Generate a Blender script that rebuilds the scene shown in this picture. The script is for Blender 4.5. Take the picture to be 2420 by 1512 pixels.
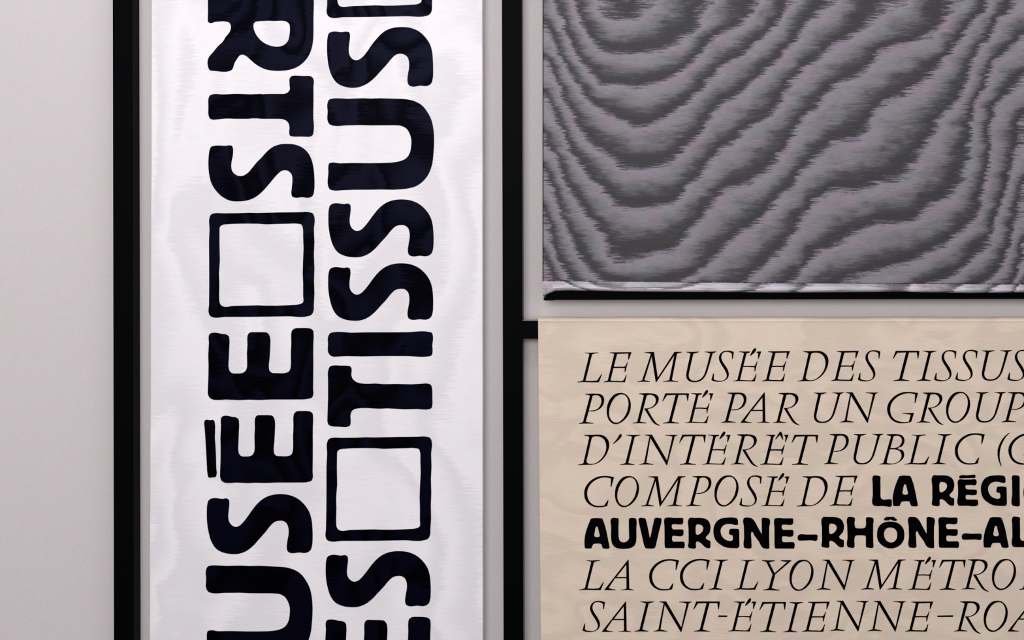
import bpy, math, random
import numpy as np
from mathutils import Vector, geometry

# ------------------------------------------------------------------ camera, world, lights
for o in list(bpy.data.objects):
    bpy.data.objects.remove(o, do_unlink=True)
C = bpy.context.scene.collection
sc = bpy.context.scene
# 1 photo pixel = 1 mm on the plane y = 0 (front faces of the steel frame).
# The camera looks straight at the wall from 3 m; its optical centre sits at photo pixel (1490, 500), 1.6 m high.
cam = bpy.data.cameras.new('camera')
cam.sensor_fit = 'HORIZONTAL'
cam.sensor_width = 36.0
cam.lens = 36.0 * 3000.0 / 2420.0
cam.shift_x = (1210.0 - 1490.0) / 2420.0
cam.shift_y = -(756.0 - 500.0) / 2420.0
camo = bpy.data.objects.new('camera', cam)
camo.location = (0, -3.0, 1.6)
camo.rotation_euler = (math.pi / 2, 0, 0)
C.objects.link(camo)
sc.camera = camo

world = bpy.data.worlds.new('world')
sc.world = world
world.use_nodes = True
world.node_tree.nodes['Background'].inputs[0].default_value = (0.97, 0.95, 1.0, 1)
world.node_tree.nodes['Background'].inputs[1].default_value = 0.66

def area_light(name, loc, target, sx, sy, power, color):
    l = bpy.data.lights.new(name, 'AREA')
    l.shape = 'RECTANGLE'; l.size = sx; l.size_y = sy
    l.energy = power; l.color = color
    o = bpy.data.objects.new(name, l)
    o.location = loc
    d = Vector(target) - Vector(loc)
    o.rotation_euler = d.to_track_quat('-Z', 'Y').to_euler()
    C.objects.link(o)
    return o
area_light('overhead_light', (-0.85, -1.25, 3.5), (-0.7, 0, 1.5), 1.5, 0.35, 12.5, (1.0, 0.965, 0.985))
area_light('overhead_light', (0.75, -1.35, 3.45), (0.65, 0, 1.5), 0.8, 0.4, 7, (1.0, 0.965, 0.985))  # unseen lamp, added to brighten the hem towards the right
area_light('front_fill', (-0.9, -5.2, 2.6), (-0.5, 0, 1.1), 3.0, 1.6, 128, (1.0, 0.965, 0.955))  # unseen frontal fill, added to even out the falloff down the wall

sc.view_settings.view_transform = 'Standard'
sc.view_settings.look = 'None'
sc.view_settings.gamma = 1.0
sc.view_settings.exposure = 0.0
sc.view_settings.use_curve_mapping = False

# ------------------------------------------------------------------ helpers
def P(px, py, y=0.0):
    k = (3.0 + y) / 3000.0
    return Vector(((px - 1490.0) * k, y, 1.6 + (500.0 - py) * k))

def mesh_obj(name, verts, faces, mat, parent=None, smooth=False):
    me = bpy.data.meshes.new(name)
    me.from_pydata([tuple(v) for v in verts], [], faces)
    me.materials.append(mat)
    if smooth:
        me.polygons.foreach_set('use_smooth', [True] * len(me.polygons))
    me.update()
    o = bpy.data.objects.new(name, me)
    C.objects.link(o)
    if parent: o.parent = parent
    return o

def tag(o, label, cat=None, group=None, kind=None):
    if label: o['label'] = label
    if cat: o['category'] = cat
    if group: o['group'] = group
    if kind: o['kind'] = kind
    return o

def thing(name, label, cat, group=None):
    o = bpy.data.objects.new(name, None)
    o.empty_display_size = 0.05
    C.objects.link(o)
    return tag(o, label, cat, group)

def bevel_box(name, x0, x1, y0, y1, z0, z1, b, mat, parent=None):
    import bmesh
    bm = bmesh.new()
    bmesh.ops.create_cube(bm, size=1.0)
    for v in bm.verts:
        v.co = Vector((x0 + (v.co.x + .5) * (x1 - x0), y0 + (v.co.y + .5) * (y1 - y0), z0 + (v.co.z + .5) * (z1 - z0)))
    if b > 0:
        bmesh.ops.bevel(bm, geom=list(bm.edges), offset=b, segments=3, affect='EDGES', profile=0.5)
    me = bpy.data.meshes.new(name)
    bm.to_mesh(me); bm.free()
    me.materials.append(mat)
    o = bpy.data.objects.new(name, me)
    C.objects.link(o)
    if parent: o.parent = parent
    return o

# ---- outline paths: "x,y" corner, "~x,y" smooth point
def parse(s):
    out = []
    for t in s.split():
        sm = t[0] == '~'
        a, b = t.lstrip('~').split(',')
        out.append((float(a), float(b), sm))
    return out

def flatten(pts, seg=5):
    n = len(pts); res = []
    P2 = [np.array(p[:2]) for p in pts]
    tang = []
    for i in range(n):
        a, b, c = P2[i - 1], P2[i], P2[(i + 1) % n]
        d1 = b - a; d2 = c - b
        h1 = max(np.linalg.norm(d1), 1e-6); h2 = max(np.linalg.norm(d2), 1e-6)
        t = d1 / h1 + d2 / h2
        w = h2 / (h1 + h2)
        t = (d1 / h1) * (0.5 * w + 0.25) + (d2 / h2) * (0.5 * (1 - w) + 0.25)
        m = np.linalg.norm(t)
        tang.append(t / m if m > 1e-6 else d2 / h2)
    for i in range(n):
        j = (i + 1) % n
        p0, p1 = P2[i], P2[j]
        res.append(p0)
        s0, s1 = pts[i][2], pts[j][2]
        if not s0 and not s1: continue
        L = np.linalg.norm(p1 - p0)
        ch = (p1 - p0) / max(L, 1e-6)
        m0 = (tang[i] if s0 else ch) * L
        m1 = (tang[j] if s1 else ch) * L
        for k in range(1, seg):
            t = k / seg
            res.append((2*t**3 - 3*t**2 + 1)*p0 + (t**3 - 2*t**2 + t)*m0 + (-2*t**3 + 3*t**2)*p1 + (t**3 - t**2)*m1)
    return np.array(res)

def loops_px(loops, ox, oy, s):
    return [flatten(parse(l)) / s + np.array([ox, oy]) for l in loops]

# a printed shape: outlines (photo mm) on the plane y, thin layer of ink standing proud by 0.3 mm
def area2(l):
    x, y = l[:, 0], l[:, 1]
    return 0.5 * np.sum(x * np.roll(y, -1) - np.roll(x, -1) * y)
def inside(pt, poly):
    x, y = pt; c = False; n = len(poly); j = n - 1
    for i in range(n):
        if (poly[i][1] > y) != (poly[j][1] > y) and x < (poly[j][0]-poly[i][0])*(y-poly[i][1])/(poly[j][1]-poly[i][1])+poly[i][0]:
            c = not c
        j = i
    return c
def print_mesh(name, loops, y, t=0.0003):
    # group holes with the outline that holds them
    order = sorted(range(len(loops)), key=lambda i: -abs(area2(loops[i])))
    groups = []
    for i in order:
        for g in groups:
            if inside(loops[i][0], loops[g[0]]):
                g.append(i); break
        else: groups.append([i])
    verts = []; faces = []
    for g in groups:
        ls = [loops[i] if (area2(loops[i]) > 0) == (k == 0) else loops[i][::-1] for k, i in enumerate(g)]
        v3 = [[Vector((p[0], p[1], 0)) for p in l] for l in ls]
        tris = geometry.tessellate_polygon(v3)
        base = len(verts)
        flat = [p for l in ls for p in l]
        nf = len(flat)
        verts += [P(p[0], p[1], y) for p in flat]
        verts += [P(p[0], p[1], y) + Vector((0, t, 0)) for p in flat]
        for a, b, c in tris:
            A, B, Cc = verts[base+a], verts[base+b], verts[base+c]
            if (B - A).cross(Cc - A).y > 0: b, c = c, b
            faces.append((base + a, base + b, base + c))
        st = 0
        for l in ls:
            n = len(l)
            for k in range(n):
                i0 = base + st + k; i1 = base + st + (k + 1) % n
                faces.append((i0, i1, i1 + nf, i0 + nf))
            st += n
    me = bpy.data.meshes.new(name)
    me.from_pydata([tuple(v) for v in verts], [], faces)
    me.update()
    return me

# ------------------------------------------------------------------ materials
def new_mat(name):
    m = bpy.data.materials.new(name)
    m.use_nodes = True
    nt = m.node_tree
    b = nt.nodes['Principled BSDF']
    return m, nt, b
def N(nt, typ, **kw):
    n = nt.nodes.new(typ)
    for k, v in kw.items(): setattr(n, k, v)
    return n
def noise(nt, vec, scale, detail=2, rough=0.5, dist=0.0):
    n = N(nt, 'ShaderNodeTexNoise')
    n.inputs['Scale'].default_value = scale
    n.inputs['Detail'].default_value = detail
    n.inputs['Roughness'].default_value = rough
    n.inputs['Distortion'].default_value = dist
    if vec is not None: nt.links.new(vec, n.inputs['Vector'])
    return n
def mapping(nt, sx, sy, sz, loc=(0, 0, 0), rot=(0, 0, 0)):
    tc = N(nt, 'ShaderNodeTexCoord')
    mp = N(nt, 'ShaderNodeMapping')
    mp.inputs['Scale'].default_value = (sx, sy, sz)
    mp.inputs['Location'].default_value = loc
    mp.inputs['Rotation'].default_value = rot
    nt.links.new(tc.outputs['Object'], mp.inputs['Vector'])
    return mp.outputs['Vector']
def math_n(nt, op, a, b=None, c=None, clamp=False):
    n = N(nt, 'ShaderNodeMath', operation=op); n.use_clamp = clamp
    for i, v in enumerate((a, b, c)):
        if v is None: continue
        if isinstance(v, (int, float)): n.inputs[i].default_value = v
        else: nt.links.new(v, n.inputs[i])
    return n.outputs[0]
def mixc(nt, f, a, b, blend='MIX'):
    n = N(nt, 'ShaderNodeMix', data_type='RGBA', blend_type=blend)
    if isinstance(f, (int, float)): n.inputs[0].default_value = f
    else: nt.links.new(f, n.inputs[0])
    for i, v in ((6, a), (7, b)):
        if isinstance(v, tuple): n.inputs[i].default_value = v
        else: nt.links.new(v, n.inputs[i])
    return n.outputs[2]
def ramp(nt, fac, stops):
    r = N(nt, 'ShaderNodeValToRGB')
    nt.links.new(fac, r.inputs[0])
    e = r.color_ramp.elements
    while len(e) > 1: e.remove(e[-1])
    e[0].position = stops[0][0]; e[0].color = stops[0][1]
    for p, c in stops[1:]:
        x = e.new(p); x.color = c
    return r.outputs['Color']
def g(v): return (v, v, v, 1)

# painted plaster wall
def wall_material():
    m, nt, b = new_mat('wall_paint')
    v = mapping(nt, 1, 1, 1)
    blot = noise(nt, v, 26, 3)
    tint = ramp(nt, blot.outputs['Fac'], [(0.30, (0.596, 0.578, 0.560, 1)), (0.5, (0.612, 0.570, 0.574, 1)), (0.70, (0.628, 0.568, 0.592, 1))])
    vf = mapping(nt, 1, 1, 2.2)
    fine = noise(nt, vf, 190, 4, 0.65)
    fr = ramp(nt, fine.outputs['Fac'], [(0.25, g(0.93)), (0.75, g(1.07))])
    nt.links.new(mixc(nt, 1.0, tint, fr, 'MULTIPLY'), b.inputs['Base Color'])
    b.inputs['Roughness'].default_value = 0.85
    b.inputs['Specular IOR Level'].default_value = 0.25
    bp = N(nt, 'ShaderNodeBump'); bp.inputs['Strength'].default_value = 0.35; bp.inputs['Distance'].default_value = 0.0012
    nt.links.new(fine.outputs['Fac'], bp.inputs['Height'])
    nt.links.new(bp.outputs[0], b.inputs['Normal'])
    return m

# black powder-coated steel
def steel_material():
    m, nt, b = new_mat('black_steel')
    v = mapping(nt, 1, 1, 1)
    f = noise(nt, v, 420, 2)
    c = ramp(nt, f.outputs['Fac'], [(0.3, (0.0004, 0.0006, 0.0008, 1)), (0.7, (0.0015, 0.0018, 0.0022, 1))])
    nt.links.new(c, b.inputs['Base Color'])
    b.inputs['Roughness'].default_value = 0.42
    b.inputs['Specular IOR Level'].default_value = 0.018
    return m

# faint watered-silk figure used on the two printed cloths: gives factor 0..1 with soft streaks
def water_factor(nt, sc_, seed, edge=None, zs=0.55, bands=7.0):
    v = mapping(nt, 1.0, 1.0, zs, loc=(seed, seed * 1.7, seed * .3))
    big = noise(nt, v, sc_, 2, 0.5, 0.6)
    vs = mapping(nt, 22, 22, 260, loc=(seed, 0, 0))
    st = noise(nt, vs, 1.0, 3, 0.6)
    ph = math_n(nt, 'MULTIPLY', big.outputs['Fac'], bands)
    ph = math_n(nt, 'ADD', ph, math_n(nt, 'MULTIPLY', st.outputs['Fac'], 0.75))
    if edge:      # the figure runs lengthwise along both selvedges
        tc = N(nt, 'ShaderNodeTexCoord'); sx = N(nt, 'ShaderNodeSeparateXYZ')
        nt.links.new(tc.outputs['Object'], sx.inputs[0])
        u = math_n(nt, 'ABSOLUTE', math_n(nt, 'DIVIDE', math_n(nt, 'SUBTRACT', sx.outputs[0], edge[0]), edge[1]))
        ph = math_n(nt, 'ADD', ph, math_n(nt, 'MULTIPLY', math_n(nt, 'POWER', u, 3.0), 1.7))
    fr = math_n(nt, 'FRACT', ph)
    n = ramp(nt, fr, [(0.0, g(0.05)), (0.22, g(0.95)), (0.45, g(0.75)), (0.8, g(0.12)), (1.0, g(0.05))])
    return n

def silk(name, base, dark, sc_, seed, edge=None, zs=0.55, bands=7.0, weave=0.035, rough=0.62, spec=0.15, chroma=0.5):
    m, nt, b = new_mat(name)
    w = water_factor(nt, sc_, seed, edge, zs, bands)
    col = mixc(nt, w, dark, base)
    vb = mapping(nt, 1, 1, 1, loc=(seed + 3, 0, 1))
    hue = noise(nt, vb, 17, 2)
    hc = ramp(nt, hue.outputs['Fac'], [(0.32, (0.985, 1.015, 0.985, 1)), (0.5, (1, 1, 1, 1)), (0.68, (1.015, 0.985, 1.012, 1))])
    col = mixc(nt, chroma, col, mixc(nt, 1.0, col, hc, 'MULTIPLY'))
    vw = mapping(nt, 55, 55, 620)
    wv = noise(nt, vw, 1.0, 3, 0.7)
    vg = mapping(nt, 1, 1, 1)
    gr = noise(nt, vg, 520, 2)
    mixv = math_n(nt, 'ADD', math_n(nt, 'MULTIPLY', wv.outputs['Fac'], 0.7), math_n(nt, 'MULTIPLY', gr.outputs['Fac'], 0.3))
    wr = ramp(nt, mixv, [(0.25, g(1 - weave * 1.6)), (0.75, g(1 + weave * 1.6))])
    col = mixc(nt, 1.0, col, wr, 'MULTIPLY')
    nt.links.new(col, b.inputs['Base Color'])
    b.inputs['Roughness'].default_value = rough
    b.inputs['Specular IOR Level'].default_value = spec
    bp = N(nt, 'ShaderNodeBump'); bp.inputs['Strength'].default_value = 0.15; bp.inputs['Distance'].default_value = 0.0004
    nt.links.new(mixv, bp.inputs['Height'])
    nt.links.new(bp.outputs[0], b.inputs['Normal'])
    return m

# ink printed on the silk: keeps a little of the cloth's watered sheen
def ink(name, sc_, seed, c0, c1, rough, spec):
    m, nt, b = new_mat(name)
    w = water_factor(nt, sc_, seed)
    nt.links.new(mixc(nt, w, c0, c1), b.inputs['Base Color'])
    sp = N(nt, 'ShaderNodeMapRange')
    sp.inputs['To Min'].default_value = spec * 0.25; sp.inputs['To Max'].default_value = spec
    nt.links.new(w, sp.inputs['Value'])
    nt.links.new(sp.outputs[0], b.inputs['Specular IOR Level'])
    b.inputs['Specular Tint'].default_value = (0.5, 0.5, 1.0, 1)
    b.inputs['Roughness'].default_value = rough
    return m

# dark grey moire silk: 'figure' carries the pressed figure of the cloth, the node tree adds the ragged weft streaks
def moire_material(name, gain, rough, spec):
    m, nt, b = new_mat(name)
    at = N(nt, 'ShaderNodeAttribute'); at.attribute_name = 'figure'
    am = N(nt, 'ShaderNodeAttribute'); am.attribute_name = 'fray'
    vs = mapping(nt, 22, 22, 520)
    st = noise(nt, vs, 1.0, 4, 0.78)
    vs3 = mapping(nt, 14, 14, 30, loc=(7, 0, 1))
    st3 = noise(nt, vs3, 1.0, 3, 0.6)
    vs2 = mapping(nt, 9, 9, 60, loc=(2, 0, 5))
    st2 = noise(nt, vs2, 1.0, 2, 0.5)
    s = math_n(nt, 'SUBTRACT', st.outputs['Fac'], 0.5)
    s2 = math_n(nt, 'SUBTRACT', st2.outputs['Fac'], 0.5)
    j = math_n(nt, 'ADD', math_n(nt, 'MULTIPLY', s, 3.5), math_n(nt, 'MULTIPLY', s2, 1.1))
    ph = math_n(nt, 'ADD', at.outputs['Fac'], math_n(nt, 'MULTIPLY', j, am.outputs['Fac']))
    fr = math_n(nt, 'FRACT', ph)
    pw = math_n(nt, 'MULTIPLY_ADD', st3.outputs['Fac'], 2.6, -0.15)
    fr = math_n(nt, 'POWER', fr, math_n(nt, 'MAXIMUM', pw, 0.45))
    fig = ramp(nt, fr, [(0.0, (0.285, 0.252, 0.298, 1)), (0.16, (0.252, 0.228, 0.262, 1)), (0.36, (0.196, 0.186, 0.206, 1)),
                        (0.50, (0.140, 0.136, 0.148, 1)), (0.64, (0.072, 0.069, 0.077, 1)), (0.78, (0.044, 0.041, 0.047, 1)),
                        (0.95, (0.047, 0.043, 0.050, 1)), (1.0, (0.19, 0.17, 0.20, 1))])
    vb = mapping(nt, 1, 1, 1.6, loc=(4, 0, 2))
    hue = noise(nt, vb, 13, 3)
    hc = ramp(nt, hue.outputs['Fac'], [(0.34, (0.94, 1.03, 1.0, 1)), (0.5, (1, 1, 1, 1)), (0.66, (1.07, 0.965, 1.0, 1))])
    col = mixc(nt, 1.0, fig, hc, 'MULTIPLY')
    vw = mapping(nt, 45, 45, 640)
    wv = noise(nt, vw, 1.0, 3, 0.75)
    vg = mapping(nt, 1, 1, 1)
    gr = noise(nt, vg, 560, 2)
    mixv = math_n(nt, 'ADD', math_n(nt, 'MULTIPLY', wv.outputs['Fac'], 0.7), math_n(nt, 'MULTIPLY', gr.outputs['Fac'], 0.3))
    wr = ramp(nt, mixv, [(0.25, g(0.70)), (0.75, g(1.30))])
    col = mixc(nt, 1.0, col, wr, 'MULTIPLY')
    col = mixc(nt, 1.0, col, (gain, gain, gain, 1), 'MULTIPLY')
    nt.links.new(col, b.inputs['Base Color'])
    b.inputs['Roughness'].default_value = rough
    b.inputs['Specular IOR Level'].default_value = spec
    return m

M_wall = wall_material()
M_steel = steel_material()
M_white = silk('white_silk', (0.855, 0.828, 0.845, 1), (0.738, 0.718, 0.745, 1), 3.6, 1.3, edge=(-0.741, 0.392), bands=4.6, weave=0.03)
M_cream = silk('cream_silk', (0.725, 0.605, 0.490, 1), (0.640, 0.535, 0.432, 1), 4.2, 7.7, zs=1.7, bands=5.0, weave=0.05, chroma=1.0)
M_ink = ink('navy_black_ink', 5.0, 2.1, (0.0004, 0.0004, 0.0006, 1), (0.0013, 0.0012, 0.0058, 1), 0.34, 0.06)
M_ink2 = ink('black_ink', 5.0, 4.1, (0.0004, 0.0003, 0.0003, 1), (0.0010, 0.0006, 0.0008, 1), 0.5, 0.03)
M_moire = moire_material('grey_moire_silk', 0.86, 0.55, 0.2)
M_hem = moire_material('grey_moire_hem_lit', 1.75, 0.33, 0.9)  # brighter copy of the moire silk, light from above put into its colour
m, nt, b = new_mat('black_thread'); b.inputs['Base Color'].default_value = (0.004, 0.003, 0.003, 1); b.inputs['Roughness'].default_value = 0.8; b.inputs['Specular IOR Level'].default_value = 0.1; M_thread = m
m, nt, b = new_mat('light_thread'); b.inputs['Base Color'].default_value = (0.42, 0.40, 0.44, 1); b.inputs['Roughness'].default_value = 0.7; M_lthread = m
m, nt, b = new_mat('black_rod'); b.inputs['Base Color'].default_value = (0.0003, 0.0004, 0.0003, 1); b.inputs['Roughness'].default_value = 0.5; b.inputs['Specular IOR Level'].default_value = 0.02; M_rod = m
m, nt, b = new_mat('floor_grey'); b.inputs['Base Color'].default_value = (0.03, 0.028, 0.026, 1); b.inputs['Roughness'].default_value = 0.7; M_floor = m
m, nt, b = new_mat('painted_highlight'); b.inputs['Base Color'].default_value = (0.55, 0.54, 0.55, 1); b.inputs['Roughness'].default_value = 0.5; M_highlight = m  # pale tone standing in for overhead light on the bar top
m, nt, b = new_mat('brown_grey_side'); b.inputs['Base Color'].default_value = (0.09, 0.078, 0.066, 1); b.inputs['Roughness'].default_value = 0.5; M_side = m

# ------------------------------------------------------------------ the setting
WALL_Y = 0.043
w = bevel_box('wall_back', -3.2, 3.2, WALL_Y, WALL_Y + 0.15, 0.0, 3.9, 0, M_wall); tag(w, None, kind='structure')
f = bevel_box('floor', -3.2, 3.2, -4.6, WALL_Y + 0.15, -0.1, 0.0, 0, M_floor); tag(f, None, kind='structure')

# ------------------------------------------------------------------ black steel frame
frame = thing('display_frame', 'black square-tube steel frame standing against the wall between and beside the hanging cloths', 'frame')
def post(x0t, x0b, x1t, x1b, name='post'):
    # tube whose front edges run through photo x0t..x1t at the top of the photo and x0b..x1b at the bottom
    zt, zb = 3.05, 0.0
    def X(t, b_, z):
        py = (2.1 - z) * 1000.0
        return (t + (b_ - t) * py / 1512.0 - 1490.0) / 1000.0
    b = 0.0012; verts = []; faces = []
    for z in (zb, zt):
        a0, a1 = X(x0t, x0b, z), X(x1t, x1b, z)
        prof = [(a0, WALL_Y), (a0, b), (a0 + b * .3, b * .3), (a0 + b, 0.0), (a1 - b, 0.0), (a1 - b * .3, b * .3), (a1, b), (a1, WALL_Y)]
        verts += [(x, y, z) for x, y in prof]
    n = 8
    for i in range(n):
        j = (i + 1) % n
        faces.append((i, j, n + j, n + i))
    faces.append(tuple(range(n))[::-1]); faces.append(tuple(range(n, 2 * n)))
    return mesh_obj(name, verts, faces, M_steel, frame)
post(266.0, 268.8, 312.5, 315.8)
post(1186.0, 1190.0, 1232.3, 1236.3)
post(2960.0, 2964.0, 3006.0, 3010.0)
# cross bar welded between the posts: top edge at photo y 757.5, bottom at 800
z1, z0 = 2.1 - 0.7575, 2.1 - 0.8002
BAR_Y = 0.0385
bar = bevel_box('crossbar', (1230.9 - 1490) / 1000, 1.472, -0.0003, BAR_Y, z0, z1, 0.0, M_steel, frame)
# overhead light on the bar top painted as a pale strip; brown-grey strips on the right post
mesh_obj('bar_top_highlight', [((1231.6 - 1490) / 1000, 0.0003, z1 + 0.0002), (1.472, 0.0003, z1 + 0.0002), (1.472, BAR_Y - 0.010, z1 + 0.0002), ((1231.6 - 1490) / 1000, BAR_Y - 0.010, z1 + 0.0002)],
         [(0, 1, 2, 3)], M_highlight, frame)['label'] = 'pale strip painted as light on the top face'
# top bar that carries the cloths, above the photo
bevel_box('crossbar', -1.224, 1.516, 0.0002, WALL_Y, 3.05, 3.095, 0.0012, M_steel, frame)

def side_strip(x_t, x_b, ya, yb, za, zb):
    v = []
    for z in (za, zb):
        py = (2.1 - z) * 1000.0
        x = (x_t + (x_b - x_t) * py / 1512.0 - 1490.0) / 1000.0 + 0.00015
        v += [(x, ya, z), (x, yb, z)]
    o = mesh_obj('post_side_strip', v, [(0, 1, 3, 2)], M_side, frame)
    o['label'] = 'brown-grey side strip'
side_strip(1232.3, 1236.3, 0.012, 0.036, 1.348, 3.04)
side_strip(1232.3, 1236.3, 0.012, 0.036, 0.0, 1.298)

# ------------------------------------------------------------------ white vertical banner with the large rounded letters
banner = thing('fabric_banner', 'tall white silk banner with two columns of large sideways black letters', 'banner')
BY = 0.006        # front plane of the banner
TOP, BOT = -945.0, 1950.0
def lin(a, b_, py): return a + (b_ - a) * py / 1512.0
def banner_body():
    verts = []; faces = []
    rows = np.linspace(TOP, BOT, 145)
    r = 3.0
    rnd = random.Random(5)
    ph = [rnd.uniform(0, 6.28) for _ in range(6)]
    prof_n = None
    for py in rows:
        wob = 0.35 * math.sin(py / 93.0 + ph[0]) + 0.25 * math.sin(py / 41.0 + ph[1])
        xl = lin(357.8, 352.6, py) + wob * .6
        xr = lin(1140.4, 1141.6, py) + wob * .3
        prof = [(xl, 0.0405), (xl, BY + 0.003), (xl + 0.9, BY + 0.0009), (xl + 3, BY)]
        for k in range(1, 24):
            prof.append((xl + 3 + (xr - xl - 6) * k / 24.0, BY))
        prof += [(xr - 3, BY), (xr - 0.9, BY + 0.0009), (xr, BY + 0.003), (xr, 0.0405)]
        prof_n = len(prof)
        # x is given on the front plane, the sides run straight back
        kf = (3.0 + BY) / 3000.0
        for x, y in prof:
            verts.append(((x - 1490.0) * kf, y, 1.6 + (500.0 - py) * kf))
    for i in range(len(rows) - 1):
        for j in range(prof_n - 1):
            a = i * prof_n + j
            faces.append((a, a + 1, a + prof_n + 1, a + prof_n)[::-1])
    faces.append(tuple(range(prof_n))); faces.append(tuple(range((len(rows) - 1) * prof_n, len(rows) * prof_n))[::-1])
    faces += [(i * prof_n, (i + 1) * prof_n, (i + 1) * prof_n + prof_n - 1, i * prof_n + prof_n - 1) for i in range(len(rows) - 1)]
    o = mesh_obj('cloth', verts, faces, M_white, banner)
    return o
banner_body()

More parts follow.
